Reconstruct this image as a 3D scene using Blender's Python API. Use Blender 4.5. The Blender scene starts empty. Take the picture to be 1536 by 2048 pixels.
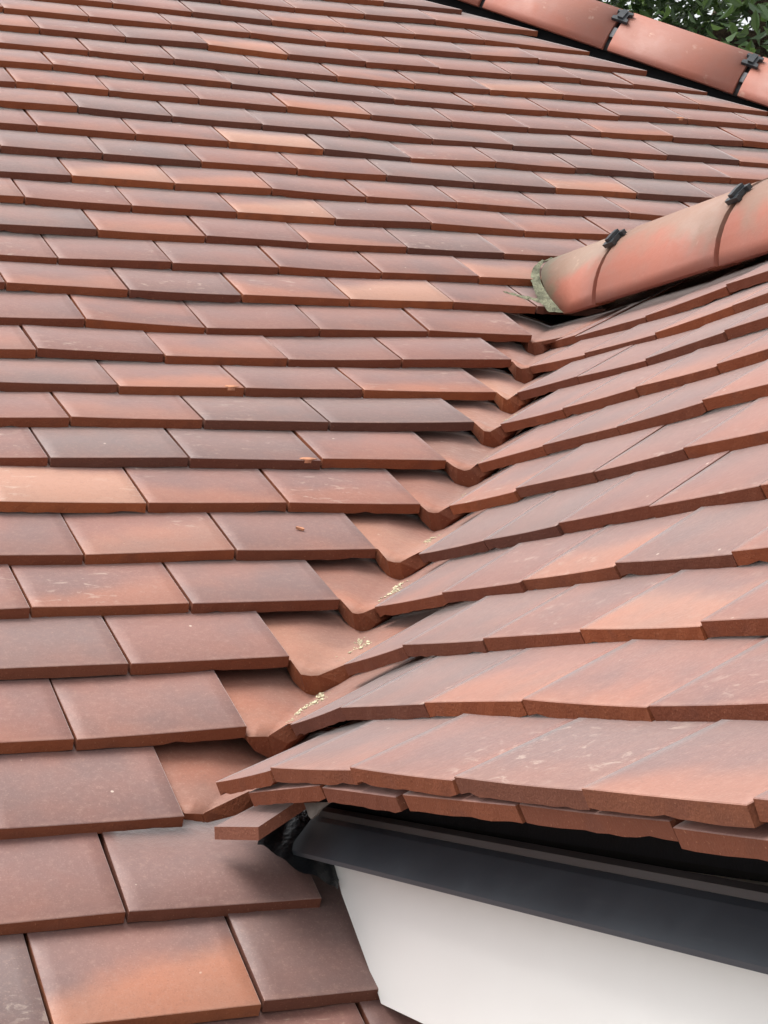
import bpy, bmesh, math, random
from mathutils import Vector, Matrix, noise

# ------------------------------------------------------------------ camera, light, exposure
scene = bpy.context.scene
col = scene.collection
cam_data = bpy.data.cameras.new('camera')
cam = bpy.data.objects.new('camera', cam_data)
col.objects.link(cam)
Rc = [[0.917518, -0.395192, -0.044546], [-0.006555, 0.096967, -0.995266], [0.39764, 0.913466, 0.086378]]
cam.matrix_world = Matrix(((Rc[0][0], -Rc[1][0], -Rc[2][0], -0.49575),
                           (Rc[0][1], -Rc[1][1], -Rc[2][1], -1.44574),
                           (Rc[0][2], -Rc[1][2], -Rc[2][2], 0.25),
                           (0, 0, 0, 1)))
cam_data.sensor_fit = 'VERTICAL'
cam_data.sensor_height = 36
cam_data.lens = 3812.87 / 2048 * 36
cam_data.clip_start = 0.05
cam_data.clip_end = 1000
scene.camera = cam

SUN_ELEV, SUN_AZ = math.radians(68), math.radians(-82)      # azimuth from +Y towards +X
world = bpy.data.worlds.new('World')
scene.world = world
world.use_nodes = True
wn = world.node_tree.nodes
wl = world.node_tree.links
sky = wn.new('ShaderNodeTexSky')
sky.sky_type = 'NISHITA'
sky.sun_disc = False
sky.sun_elevation = SUN_ELEV
sky.sun_rotation = SUN_AZ
sky.dust_density = 4
hsv = wn.new('ShaderNodeHueSaturation')                      # an overcast sky: almost no blue left
hsv.inputs['Saturation'].default_value = 0.12
wl.new(sky.outputs[0], hsv.inputs['Color'])
wl.new(hsv.outputs[0], wn['Background'].inputs['Color'])
wn['Background'].inputs['Strength'].default_value = 0.15
sun_data = bpy.data.lights.new('sun', 'SUN')
sun_data.energy = 1.45
sun_data.angle = math.radians(35)
sun_data.color = (1.0, 0.96, 0.9)
sun = bpy.data.objects.new('sun', sun_data)
col.objects.link(sun)
sd = Vector((math.sin(SUN_AZ) * math.cos(SUN_ELEV), math.cos(SUN_AZ) * math.cos(SUN_ELEV), math.sin(SUN_ELEV)))
sun.rotation_euler = sd.to_track_quat('Z', 'Y').to_euler()
sun.location = sd * 20
scene.view_settings.view_transform = 'Standard'
scene.view_settings.look = 'None'
scene.view_settings.gamma = 1
scene.view_settings.exposure = 1.0
scene.view_settings.use_curve_mapping = False

# ------------------------------------------------------------------ measured survey of the roof
# course: (Y, Z of the tail line, [(X of each joint, lift)])
ROWS = {
 -2: (-0.1546, -0.1401, [(-0.324, 0), (-0.1565, 0), (0.011, 0), (0.1785, 0), (0.215, 0)]),
 -1: (-0.0773, -0.07, [(-0.4085, 0), (-0.241, 0), (-0.0735, 0), (0.094, 0), (0.215, 0)]),
 0: (0.0, 0.0, [(-0.3244, 0), (-0.1569, 0), (0.0106, 0), (0.1781, 0), (0.215, 0)]),
 1: (0.0773, 0.07, [(-0.4098, 0.0007), (-0.2423, 0.001), (-0.0748, 0.0015), (0.0953, -0.0024)]),
 2: (0.1543, 0.1404, [(-0.3341, -0.0002), (-0.1666, -0.0002), (0.0009, -0.0003)]),
 3: (0.2326, 0.2093, [(-0.2417, -0.0008), (-0.0742, -0.0012), (0.0882, 0.0021)]),
 4: (0.3143, 0.2742, [(-0.3344, 0.0003), (-0.1669, 0.0005), (0.0006, 0.0006), (0.1634, 0.0013)]),
 5: (0.3999, 0.3338, [(-0.2399, -0.0006), (-0.0724, -0.0009), (0.0907, -0.0002), (0.2538, 0.0009)]),
 6: (0.486, 0.3927, [(-0.3301, -0.0007), (-0.1626, -0.001), (0.0049, -0.0015), (0.1705, -0.0003), (0.3354, 0.0001)]),
 7: (0.5707, 0.4535, [(-0.2357, 0), (-0.0682, 0.0001), (0.0993, 0.0001), (0.264, 0.0005), (0.4298, -0.0043)]),
 8: (0.6561, 0.5135, [(-0.3228, 0), (-0.1553, 0), (0.0122, 0.0001), (0.1766, 0.0009), (0.3417, -0.0001), (0.5073, -0.0024)]),
 9: (0.7429, 0.5713, [(-0.2753, 0.0004), (-0.1078, 0.0006), (0.0597, 0.0009), (0.2245, 0), (0.3884, 0.0002), (0.5905, 0.0027)]),
 10: (0.8311, 0.627, [(-0.191, -0.0002), (-0.0235, -0.0002), (0.144, -0.0003), (0.3099, -0.0002), (0.474, 0.0004), (0.6689, 0.0014)]),
 11: (0.919, 0.6832, [(-0.2713, 0.001), (-0.1038, 0.0014), (0.0637, 0.002), (0.2324, -0.0012), (0.4036, -0.0027), (0.5715, 0.0015), (0.7414, 0.0044)]),
 12: (1.0053, 0.7417, [(-0.1843, 0.0008), (-0.0168, 0.0012), (0.1507, 0.0017), (0.3187, -0.0043), (0.4861, -0.0017), (0.6543, 0.0007), (0.8237, 0.0001)]),
 13: (1.089, 0.804, [(-0.1034, 0.0019), (0.0641, 0.0027), (0.236, 0.0008), (0.4021, -0.0004), (0.5688, -0.0005), (0.7371, 0.0007), (0.878, -0.0009), (1, 0)]),
 14: (1.1733, 0.8655, [(-0.177, -0.0005), (-0.0095, -0.0007), (0.158, -0.001), (0.3262, 0.0003), (0.4918, -0.0003), (0.6589, -0.0005), (0.8244, 0.0005), (1, 0.0003)]),
 15: (1.257, 0.9277, [(-0.0948, 0.001), (0.0727, 0.0015), (0.2402, 0.0021), (0.4075, 0.0011), (0.573, -0.002), (0.7419, -0.0008), (0.9131, -0.0014), (1.1, -0.0008)]),
 16: (1.3404, 0.9904, [(-0.1831, 0.002), (-0.0156, 0.0029), (0.1519, 0.0041), (0.3178, 0.0001), (0.4889, -0.0011), (0.6561, -0.0022), (0.8253, 0.0005), (0.9975, -0.0028), (1.1625, -0.0002), (1.33, -0.0001), (1.4975, -0.0001), (1.665, -0.0001)]),
 17: (1.4238, 1.053, [(-0.0884, 0.0009), (0.0791, 0.0014), (0.2466, 0.0019), (0.4145, 0.0006), (0.5804, 0.0011), (0.7473, -0.0012), (0.9149, 0.0002), (1.0867, -0.0029), (1.2555, -0.0004), (1.423, -0.0003), (1.5905, -0.0002), (1.758, -0.0001)]),
 18: (1.5072, 1.1156, [(-0.1818, 0.0012), (-0.0143, 0.0017), (0.1532, 0.0024), (0.3207, 0.0034), (0.489, 0.0008), (0.6593, -0.0005), (0.8238, -0.0011), (0.9922, -0.0027), (1.1563, -0.0024), (1.3249, -0.0012), (1.4924, -0.0009), (1.6599, -0.0006)]),
 19: (1.5899, 1.1792, [(-0.1008, 0.0014), (0.0667, 0.002), (0.2342, 0.0029), (0.4017, 0.001), (0.5666, 0), (0.7421, -0.0007), (0.9095, -0.0052), (1.0797, -0.0001), (1.2472, -0.0011), (1.4157, 0.0005), (1.5872, 0.0028), (1.7547, 0.002)]),
 20: (1.6732, 1.242, [(-0.0088, 0.0017), (0.1587, 0.0024), (0.3262, 0.0035), (0.4934, 0.0017), (0.66, -0.0007), (0.8285, -0.0018), (0.9946, -0.0045), (1.1619, -0.0039), (1.3312, 0.0003), (1.5012, 0.0022), (1.6687, 0.0016), (1.8362, 0.0011)]),
 21: (1.756, 1.3055, [(-0.0964, 0.001), (0.0711, 0.0015), (0.2386, 0.0021), (0.405, 0.0009), (0.5717, -0.0009), (0.741, -0.0012), (0.909, -0.0031), (1.0761, -0.0046), (1.2407, -0.003), (1.4034, 0.0001), (1.5708, 0.0033), (1.738, 0.0071), (1.9055, 0.005)]),
 22: (1.8385, 1.3694, [(-0.0096, 0.0021), (0.1579, 0.003), (0.3254, 0.0044), (0.4943, 0.0007), (0.664, -0.0016), (0.8302, -0.005), (0.9953, -0.0051), (1.1654, -0.0044), (1.3316, -0.0014), (1.4968, 0.0012), (1.6628, 0.0056), (1.8308, 0.008), (2.0195, 0.0048)]),
 23: (1.9217, 1.4322, [(-0.0875, 0.0006), (0.08, 0.0009), (0.2475, 0.0013), (0.415, 0.0019), (0.5802, 0.0006), (0.7506, -0.0036), (0.9127, -0.0044), (1.0795, -0.0053), (1.2467, -0.0026), (1.4162, 0.0019), (1.5797, 0.0036), (1.7461, 0.0072), (1.922, 0.0043)]),
 24: (2.0042, 1.496, [(0.0091, 0.001), (0.1766, 0.0014), (0.3441, 0.002), (0.511, 0.0005), (0.6769, 0.0012), (0.8437, -0.0035), (1.011, -0.0038), (1.1752, -0.0018), (1.3404, -0.0001), (1.5075, 0.0035), (1.6365, 0.0023), (1.826, 0.0014)]),
 25: (2.0865, 1.5602, [(-0.0406, 0.0011), (0.1269, 0.0016), (0.2944, 0.0022), (0.4618, 0.0003), (0.6292, 0.0006), (0.7952, -0.0008), (0.9593, -0.0029), (1.1257, -0.0012), (1.2907, 0.0009), (1.4551, 0.0048), (1.726, 0.002)]),
 26: (2.1692, 1.6237, [(0.032, 0.0001), (0.1995, 0.0001), (0.367, 0.0002), (0.5345, 0.0002), (0.7013, -0.0005), (0.8741, -0.0023), (1.037, -0.0004), (1.2005, -0.001), (1.3683, 0.0015), (1.632, 0.0006)]),
 27: (2.2513, 1.6881, [(-0.0461, -0.0003), (0.1214, -0.0005), (0.2889, -0.0006), (0.4564, -0.0009), (0.6239, -0.0013), (0.7914, -0.0019), (0.9589, -0.0027), (1.1214, -0.0008), (1.2917, 0.0047), (1.547, 0.002)]),
 28: (2.3334, 1.7524, [(0.0337, 0), (0.2012, 0), (0.3687, 0.0001), (0.5362, 0.0001), (0.7037, 0.0001), (0.8712, 0.0002), (1.0387, 0.0003), (1.2062, 0.0004), (1.4, 0.0002)]),
 29: (2.4155, 1.8167, [(-0.005, 0), (0.1625, 0), (0.33, 0), (0.4975, 0), (0.665, 0), (0.8325, 0), (1, 0), (1.1675, 0), (1.3, 0)]),
}
DORMER_ROWS = {
 1: (0.0268, 0.1839, [(0.1492, -0.0188), (0.0096, -0.003), (-0.1641, 0.0019), (-0.3372, 0.0007), (-0.506, -0.0006), (-0.6692, 0.0004), (-0.8347, 0.0002), (-1.0002, 0.0001)]),
 2: (0.1151, 0.2281, [(0.1981, -0.0171), (0.0686, -0.0015), (-0.1031, 0.0017), (-0.2673, 0.0014), (-0.433, -0.0024), (-0.5985, -0.0012), (-0.764, -0.0006), (-0.9295, -0.0003), (-1.095, -0.0001)]),
 3: (0.2006, 0.2775, [(0.2695, -0.0137), (0.1257, -0.0009), (-0.0369, 0.0004), (-0.2007, 0.0015), (-0.365, -0.0002), (-0.5305, -0.0001), (-0.696, -0), (-0.8615, -0), (-1.027, -0)]),
 4: (0.2842, 0.3299, [(0.3839, -0.0068), (0.2138, -0.0006), (0.0491, -0.0001), (-0.1124, 0.0016), (-0.2809, -0.0014), (-0.4464, -0.0007), (-0.6119, -0.0003), (-0.7774, -0.0002), (-0.9429, -0.0001), (-1.1084, -0)]),
 5: (0.3651, 0.3865, [(0.4424, -0.0014), (0.2812, -0.0003), (0.1255, 0.0006), (-0.04, 0.0003), (-0.2055, 0.0001), (-0.371, 0.0001), (-0.5365, 0), (-0.702, 0), (-0.8675, 0), (-1.033, 0)]),
 6: (0.4449, 0.4447, [(0.5243, -0.002), (0.3612, -0.0006), (0.1936, -0.0004), (0.028, 0.0013), (-0.1375, 0.0006), (-0.303, 0.0003), (-0.4685, 0.0002), (-0.634, 0.0001), (-0.7995, 0), (-0.965, 0)]),
 7: (0.525, 0.5024, [(0.6123, 0.0004), (0.445, 0), (0.2778, -0.0004), (0.113, 0.0011), (-0.0525, 0.0005), (-0.218, 0.0003), (-0.3835, 0.0001), (-0.549, 0.0001), (-0.7145, 0), (-0.88, 0), (-1.0455, 0)]),
 8: (0.606, 0.5588, [(0.7007, 0.0043), (0.538, 0.0026), (0.37, -0.0009), (0.2091, -0.0017), (0.0436, -0.0009), (-0.1219, -0.0004), (-0.2874, -0.0002), (-0.4529, -0.0001), (-0.6184, -0.0001), (-0.7839, -0), (-0.9494, -0), (-1.1149, -0)]),
 9: (0.6872, 0.6149, [(0.8062, 0.0078), (0.641, 0.003), (0.4761, -0.0028), (0.3106, -0.0014), (0.1451, -0.0007), (-0.0204, -0.0004), (-0.1859, -0.0002), (-0.3514, -0.0001), (-0.5169, -0), (-0.6824, -0), (-0.8479, -0), (-1.0134, -0)]),
 10: (0.7694, 0.6697, [(0.9238, 0.0108), (0.7636, 0.0002), (0.5847, -0.0056), (0.4115, -0.0031), (0.246, -0.0016), (0.0805, -0.0008), (-0.085, -0.0004), (-0.2505, -0.0002), (-0.416, -0.0001), (-0.5815, -0), (-0.747, -0), (-0.9125, -0), (-1.078, -0)]),
 11: (0.8531, 0.7221, [(1.0827, 0.014), (0.9335, 0.0059), (0.7394, -0.0029), (0.5451, -0.0004), (0.3796, -0.0002), (0.2141, -0.0001), (0.0486, -0.0001), (-0.1169, -0), (-0.2824, -0), (-0.4479, -0), (-0.6134, -0), (-0.7789, -0), (-0.9444, -0), (-1.1099, -0)]),
}
TONES = {(0, 0): (0.9, 0, 0), (0, 1): (0.35, 1, 0.5, 0.12), (0, 2): (0.65, 0.0, 0), (1, 1): (0.1, 0.15, 0.3), (1, 2): (0.45, 0.0, 0), (2, 1): (0.35, 0, 0), (3, 1): (0.35, 0.2, 0.2), (4, 1): (0.6, 0.1, 0.2), (5, 1): (0.15, 0.5, 0.4, 0.15), (5, 2): (0.45, 0.0, 0), (6, 2): (0.05, 0.5, 0.6), (6, 3): (0.35, 0.25, 0.15), (7, 1): (0, 1, 1), (7, 2): (0.15, 0.45, 0.35), (7, 3): (0.05, 0.35, 0.4), (8, 2): (1, 0, 0), (9, 2): (0.1, 0.3, 0.5), (9, 3): (0.9, 0, 0), (9, 4): (0.9, 0, 0), (10, 1): (0.6, 0, 0), (10, 2): (0.2, 0.7, 0.4, 0.2), (10, 4): (0.1, 0.6, 0.3), (11, 3): (0, 0.35, 0.5), (12, 3): (0.1, 0.1, 0.3), (13, 2): (0.5, 0, 0), (13, 3): (0.1, 0.5, 0.35), (13, 4): (0, 0.95, 0.8), (14, 6): (0.05, 0.7, 0.6), (15, 1): (0.8, 0, 0), (15, 4): (0.2, 0.45, 0.35), (16, 4): (0, 0.9, 0.7), (16, 9): (0, 0.4, 0.5), (17, 1): (0.6, 0, 0), (17, 2): (0, 0.8, 0.7), (17, 3): (0.1, 0.7, 0.5), (18, 2): (0.7, 0, 0), (18, 3): (0.9, 0, 0), (18, 6): (0.9, 0, 0), (18, 8): (0, 0.8, 0.6), (18, 9): (0.95, 0, 0), (19, 4): (0, 1, 0.8), (19, 5): (0.9, 0, 0), (19, 8): (0.9, 0, 0), (20, 2): (0.8, 0, 0), (20, 3): (0.85, 0, 0), (20, 4): (0.75, 0, 0), (20, 7): (0.95, 0, 0), (20, 9): (0.9, 0, 0), (21, 5): (0.1, 0.7, 0.5), (23, 8): (0, 0.7, 0.7), (24, 4): (0, 0.7, 0.6)}
DORMER_TONES = {(1, 1): (0.35, 0.2, 0.3), (1, 3): (0.5, 0.2, 0.3), (1, 4): (0.35, 0.5, 0.35), (2, 0): (0.6, 0, 0), (2, 2): (0, 0.45, 0.5), (3, 1): (0.6, 0, 0), (3, 3): (0.0, 0.6, 0.6), (4, 0): (0.3, 0.2, 0.2), (4, 2): (0.25, 0.6, 0.5), (4, 3): (0.6, 0, 0), (5, 0): (0.6, 0, 0), (6, 1): (0.4, 0.1, 0.2)}
VALLEY = {2: [[0.0034, 0.1637, 0.1407], [0.0171, 0.1613, 0.1386], [0.0675, 0.1784, 0.1542]], 3: [[0.089, 0.233, 0.2017], [0.1051, 0.2315, 0.2004], [0.1311, 0.2431, 0.2106]], 4: [[0.1663, 0.3208, 0.2717], [0.1689, 0.3016, 0.2565], [0.1863, 0.2994, 0.2548], [0.2198, 0.3117, 0.2645]], 5: [[0.2586, 0.4117, 0.3346], [0.2617, 0.388, 0.3182], [0.2733, 0.3875, 0.3178], [0.2882, 0.3941, 0.3224]], 6: [[0.3413, 0.4971, 0.393], [0.342, 0.4752, 0.378], [0.3552, 0.4712, 0.3753], [0.3844, 0.4878, 0.3866]], 7: [[0.4312, 0.5757, 0.4497], [0.4344, 0.5614, 0.4394], [0.4467, 0.5603, 0.4387], [0.4689, 0.5734, 0.4481]], 8: [[0.5113, 0.6645, 0.5122], [0.5167, 0.6486, 0.501], [0.5327, 0.6466, 0.4995], [0.5498, 0.6594, 0.5086]], 9: [[0.5989, 0.7597, 0.5752], [0.6001, 0.7374, 0.5604], [0.6166, 0.7414, 0.563], [0.6302, 0.7504, 0.569]], 10: [[0.6783, 0.8479, 0.6305], [0.6789, 0.8307, 0.6197], [0.685, 0.8267, 0.6171], [0.7055, 0.8432, 0.6275]], 11: [[0.7541, 0.9413, 0.6904], [0.7511, 0.9259, 0.6806], [0.7591, 0.9187, 0.676], [0.7707, 0.9223, 0.6783]]}

rng = random.Random(11)

# ------------------------------------------------------------------ node helpers
class Mat:
    def __init__(self, name):
        self.m = bpy.data.materials.new(name)
        self.m.use_nodes = True
        self.nt = self.m.node_tree
        self.b = self.nt.nodes['Principled BSDF']
    def n(self, t, **kw):
        x = self.nt.nodes.new(t)
        for k, v in kw.items():
            setattr(x, k, v)
        return x
    def link(self, a, b):
        self.nt.links.new(a, b)
    def put(self, sock, v):
        if hasattr(v, 'links') or isinstance(v, bpy.types.NodeSocket):
            self.link(v, sock)
        else:
            sock.default_value = v
    def math(self, op, a, b=0.0, c=None, clamp=False):
        x = self.n('ShaderNodeMath', operation=op, use_clamp=clamp)
        self.put(x.inputs[0], a)
        self.put(x.inputs[1], b)
        if c is not None:
            self.put(x.inputs[2], c)
        return x.outputs[0]
    def mix(self, f, a, b):
        x = self.n('ShaderNodeMix', data_type='RGBA')
        self.put(x.inputs[0], f)
        self.put(x.inputs[6], a)
        self.put(x.inputs[7], b)
        return x.outputs[2]
    def noise(self, vec, scale, detail=3, rough=0.55, dist=0.0, dims='3D', w=None):
        x = self.n('ShaderNodeTexNoise', noise_dimensions=dims)
        if vec is not None:
            self.link(vec, x.inputs['Vector'])
        if w is not None:
            self.put(x.inputs['W'], w)
        x.inputs['Scale'].default_value = scale
        x.inputs['Detail'].default_value = detail
        x.inputs['Roughness'].default_value = rough
        x.inputs['Distortion'].default_value = dist
        return x.outputs['Fac']
    def ramp(self, v, lo, hi, a=0.0, b=1.0, smooth=True):
        x = self.n('ShaderNodeMapRange', interpolation_type='SMOOTHSTEP' if smooth else 'LINEAR')
        self.put(x.inputs['Value'], v)
        self.put(x.inputs['From Min'], lo)
        self.put(x.inputs['From Max'], hi)
        self.put(x.inputs['To Min'], a)
        self.put(x.inputs['To Max'], b)
        return x.outputs[0]
    def bump(self, h, strength, dist):
        x = self.n('ShaderNodeBump')
        x.inputs['Strength'].default_value = strength
        x.inputs['Distance'].default_value = dist
        self.link(h, x.inputs['Height'])
        self.link(x.outputs[0], self.b.inputs['Normal'])

def C4(r, g, b):
    return (r, g, b, 1)

def tile_face_material(name='sanded_clay', c0=(.238, .101, .076), c1=(.200, .091, .074), c2=(.168, .087, .077), rough=(.52, .64), spec=.55):
    """sanded clay: mauve to slate grey, with an orange kiln flash towards the tail"""
    M = Mat(name)
    tc = M.n('ShaderNodeTexCoord')
    oi = M.n('ShaderNodeObjectInfo')
    sc = M.n('ShaderNodeSeparateColor')
    M.link(oi.outputs['Color'], sc.inputs[0])
    grey, flash, edge = sc.outputs[0], sc.outputs[1], sc.outputs[2]
    rnd = oi.outputs['Random']
    off = M.n('ShaderNodeVectorMath', operation='ADD')
    cv = M.n('ShaderNodeCombineXYZ')
    M.link(M.math('MULTIPLY', rnd, 37.0), cv.inputs[0])
    M.link(M.math('MULTIPLY', rnd, 91.0), cv.inputs[1])
    M.link(tc.outputs['Object'], off.inputs[0])
    M.link(cv.outputs[0], off.inputs[1])
    v = off.outputs[0]
    sx = M.n('ShaderNodeSeparateXYZ')
    M.link(tc.outputs['Object'], sx.inputs[0])
    big = M.noise(v, 9, 3)
    mid = M.noise(v, 34, 4, 0.6)
    base = M.mix(M.ramp(rnd, 0, 1), C4(*c0), C4(*c1))
    base = M.mix(M.ramp(big, .35, .7), base, C4(*c2))
    g = M.math('MULTIPLY', grey, M.ramp(big, .2, .6, .45, .65))
    base = M.mix(g, base, C4(.135, .108, .104))
    # kiln flash: strongest at the tail, slanting across the tile by a random amount
    q = M.math('MULTIPLY_ADD', sx.outputs[0], M.ramp(oi.outputs['Alpha'], 0, 1, -.35, .35, False), sx.outputs[1])
    q = M.math('ADD', q, M.ramp(mid, .3, .7, -.005, .005, False))
    q = M.math('ADD', q, M.ramp(big, .3, .7, -.009, .009, False))
    top = M.math('MULTIPLY', edge, .10)
    fm = M.ramp(q, M.math('SUBTRACT', top, .022), M.math('ADD', top, .022), 1, 0)
    fm = M.math('MULTIPLY', fm, M.math('MULTIPLY', flash, .58))
    fcol = M.mix(M.ramp(M.math('MULTIPLY_ADD', big, .5, edge), .65, 1.0), C4(.50, .185, .092), C4(.46, .245, .160))
    base = M.mix(fm, base, fcol)
    # thin paler rim along the tail
    rim = M.ramp(sx.outputs[1], .001, .008, .14, 0)
    base = M.mix(M.math('MULTIPLY', rim, M.ramp(mid, .35, .6)), base, C4(.46, .27, .20))
    # sand speckle
    sp = M.noise(v, 620, 2)
    base = M.mix(M.ramp(sp, .58, .72, 0, .28), base, C4(.42, .27, .21))
    base = M.mix(M.ramp(sp, .42, .30, 0, .28), base, C4(.12, .062, .048))
    # pale rubbed dust and handling marks
    st = M.n('ShaderNodeMapping')
    st.inputs['Scale'].default_value = (1.0, 2.2, 1.0)
    st.inputs['Rotation'].default_value = (0, 0, .5)
    M.link(v, st.inputs['Vector'])
    d1 = M.noise(st.outputs[0], 44, 5, .65, .6)
    d2 = M.noise(v, 7, 2)
    dust = M.math('MULTIPLY', M.ramp(d1, .57, .66), M.ramp(d2, .47, .60))
    grain = M.noise(v, 150, 3, .7)
    base = M.mix(M.ramp(grain, .50, .72, 0, .18), base, C4(.37, .235, .185))
    base = M.mix(M.ramp(grain, .48, .28, 0, .20), base, C4(.135, .070, .055))
    dust = M.math('MULTIPLY', dust, M.ramp(M.math('FRACT', M.math('MULTIPLY', rnd, 7.3)), .45, .8, .12, 1))
    base = M.mix(M.math('MULTIPLY', dust, .36), base, C4(.50, .40, .33))
    wsp = M.n('ShaderNodeTexVoronoi')
    wsp.inputs['Scale'].default_value = 42
    M.link(v, wsp.inputs['Vector'])
    wm = M.math('MULTIPLY', M.ramp(wsp.outputs['Distance'], .075, .045), M.ramp(M.noise(v, 21, 1), .60, .64))
    base = M.mix(M.math('MULTIPLY', wm, .7), base, C4(.62, .52, .43))
    M.put(M.b.inputs['Base Color'], base)
    M.put(M.b.inputs['Roughness'], M.ramp(mid, .3, .7, *rough))
    M.b.inputs['Specular IOR Level'].default_value = spec
    M.b.inputs['Sheen Weight'].default_value = 1.0
    M.b.inputs['Sheen Roughness'].default_value = .28
    M.b.inputs['Sheen Tint'].default_value = C4(1, .94, .93)
    h = M.math('ADD', M.math('MULTIPLY', sp, .4), M.noise(v, 160, 3))
    M.bump(h, .22, .0012)
    return M.m

def tile_edge_material():
    """bare cut clay on the tails and sides"""
    M = Mat('bare_clay')
    tc = M.n('ShaderNodeTexCoord')
    oi = M.n('ShaderNodeObjectInfo')
    sc = M.n('ShaderNodeSeparateColor')
    M.link(oi.outputs['Color'], sc.inputs[0])
    rnd = oi.outputs['Random']
    off = M.n('ShaderNodeVectorMath', operation='ADD')
    cv = M.n('ShaderNodeCombineXYZ')
    M.link(M.math('MULTIPLY', rnd, 53.0), cv.inputs[0])
    M.link(tc.outputs['Object'], off.inputs[0])
    M.link(cv.outputs[0], off.inputs[1])
    v = off.outputs[0]
    big = M.noise(v, 22, 3)
    fine = M.noise(v, 420, 2)
    base = M.mix(M.ramp(rnd, 0, 1), C4(.205, .058, .024), C4(.150, .045, .024))
    base = M.mix(M.math('MULTIPLY', sc.outputs[1], M.ramp(big, .3, .6, .3, .8)), base, C4(.30, .095, .036))
    base = M.mix(M.math('MULTIPLY', sc.outputs[0], .72), base, C4(.070, .040, .035))
    base = M.mix(M.ramp(big, .52, .72, 0, .5), base, C4(.12, .042, .027))
    base = M.mix(M.ramp(fine, .62, .76, 0, .45), base, C4(.40, .19, .11))
    M.put(M.b.inputs['Base Color'], base)
    M.b.inputs['Roughness'].default_value = .85
    M.b.inputs['Specular IOR Level'].default_value = .25
    M.bump(M.math('ADD', fine, M.noise(v, 120, 3)), .5, .0015)
    return M.m

def ridge_material():
    M = Mat('ridge_clay')
    tc = M.n('ShaderNodeTexCoord')
    oi = M.n('ShaderNodeObjectInfo')
    sc = M.n('ShaderNodeSeparateColor')
    M.link(oi.outputs['Color'], sc.inputs[0])
    off = M.n('ShaderNodeVectorMath', operation='ADD')
    cv = M.n('ShaderNodeCombineXYZ')
    M.link(M.math('MULTIPLY', oi.outputs['Random'], 29.0), cv.inputs[1])
    M.link(tc.outputs['Object'], off.inputs[0])
    M.link(cv.outputs[0], off.inputs[1])
    v = off.outputs[0]
    sx = M.n('ShaderNodeSeparateXYZ')
    M.link(tc.outputs['Object'], sx.inputs[0])
    big = M.noise(v, 7, 4, .6)
    mid = M.noise(v, 30, 4, .6)
    fine = M.noise(v, 700, 2)
    base = M.mix(M.ramp(big, .35, .65), C4(.315, .108, .072), C4(.285, .112, .084))
    # green-grey bloom over the crown of some tiles (local Z is up from the springing)
    bl = M.math('ADD', sx.outputs[2], M.ramp(big, .3, .7, -.05, .05, False))
    bl = M.math('MULTIPLY', M.ramp(bl, .02, .085), sc.outputs[0])
    base = M.mix(M.math('MULTIPLY', bl, .8), base, C4(.20, .155, .112))
    stn = M.math('ADD', sx.outputs[0], M.ramp(mid, .3, .7, -.025, .025, False))
    stn = M.math('SUBTRACT', stn, M.math('MULTIPLY', sx.outputs[2], -1.2))
    stn = M.math('MULTIPLY', M.ramp(stn, -.030, -.085), sc.outputs[1])
    base = M.mix(M.math('MULTIPLY', stn, .75), base, C4(.19, .175, .115))
    d = M.math('MULTIPLY', M.ramp(mid, .60, .72), M.ramp(big, .5, .6))
    base = M.mix(M.math('MULTIPLY', d, .5), base, C4(.55, .40, .32))
    base = M.mix(M.ramp(fine, .64, .78, 0, .3), base, C4(.52, .33, .25))
    M.put(M.b.inputs['Base Color'], base)
    M.put(M.b.inputs['Roughness'], M.ramp(mid, .3, .7, .55, .7))
    M.bump(M.math('ADD', M.math('MULTIPLY', fine, .3), M.noise(v, 130, 3)), .25, .0015)
    return M.m

def plain(name, colr, rough=.6, spec=.5, var=.25, scale=30, bump=.2, bd=.002, dust=None):
    M = Mat(name)
    tc = M.n('ShaderNodeTexCoord')
    v = tc.outputs['Object']
    a = M.noise(v, scale, 4, .6)
    dark = C4(*[c * (1 - var) for c in colr])
    lite = C4(*[min(1, c * (1 + var)) for c in colr])
    base = M.mix(M.ramp(a, .3, .7), dark, lite)
    if dust:
        mp = M.n('ShaderNodeMapping')
        mp.inputs['Scale'].default_value = dust[2]
        M.link(v, mp.inputs['Vector'])
        dd = M.noise(mp.outputs[0], dust[1], 5, .7, .3)
        base = M.mix(M.ramp(dd, .56, .74, 0, dust[3]), base, C4(*dust[0]))
    M.put(M.b.inputs['Base Color'], base)
    M.put(M.b.inputs['Roughness'], M.ramp(a, .3, .7, rough - .06, rough + .06))
    M.b.inputs['Specular IOR Level'].default_value = spec
    if bump:
        M.bump(M.noise(v, scale * 6, 3), bump, bd)
    return M.m

m_face = tile_face_material()
m_valley = tile_face_material('valley_clay', (.270, .104, .066), (.240, .094, .062), (.205, .098, .072), (.62, .72), .4)
m_edge = tile_edge_material()
m_ridge = ridge_material()
m_black = plain('black_plastic', (.014, .015, .017), .45, .5, .3, 60)
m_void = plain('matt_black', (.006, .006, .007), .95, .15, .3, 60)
m_clip = plain('clip_plastic', (.022, .026, .030), .38, .5, .2, 60)
m_strap = plain('metal_strap', (.12, .12, .13), .4, .6, .2, 60)
m_membrane = plain('black_membrane', (.012, .014, .017), .32, .6, .4, 25, .4, .004)
m_felt = plain('underlay_felt', (.007, .0065, .006), .95, .1, .3, 20)
m_tray = plain('eaves_tray_plastic', (.031, .038, .047), .42, .5, .06, 12, .06, .001, dust=((.11, .11, .105), 60, (1, .30, 5), .14))
m_traylip = plain('eaves_lip_plastic', (.050, .046, .046), .5, .5, .12, 12, .1, .001)
m_white = plain('white_upvc', (.73, .72, .705), .42, .45, .012, 6, .05, .001)
m_mortar = plain('lime_mortar', (.165, .165, .112), .95, .2, .45, 60, .9, .006)
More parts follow.
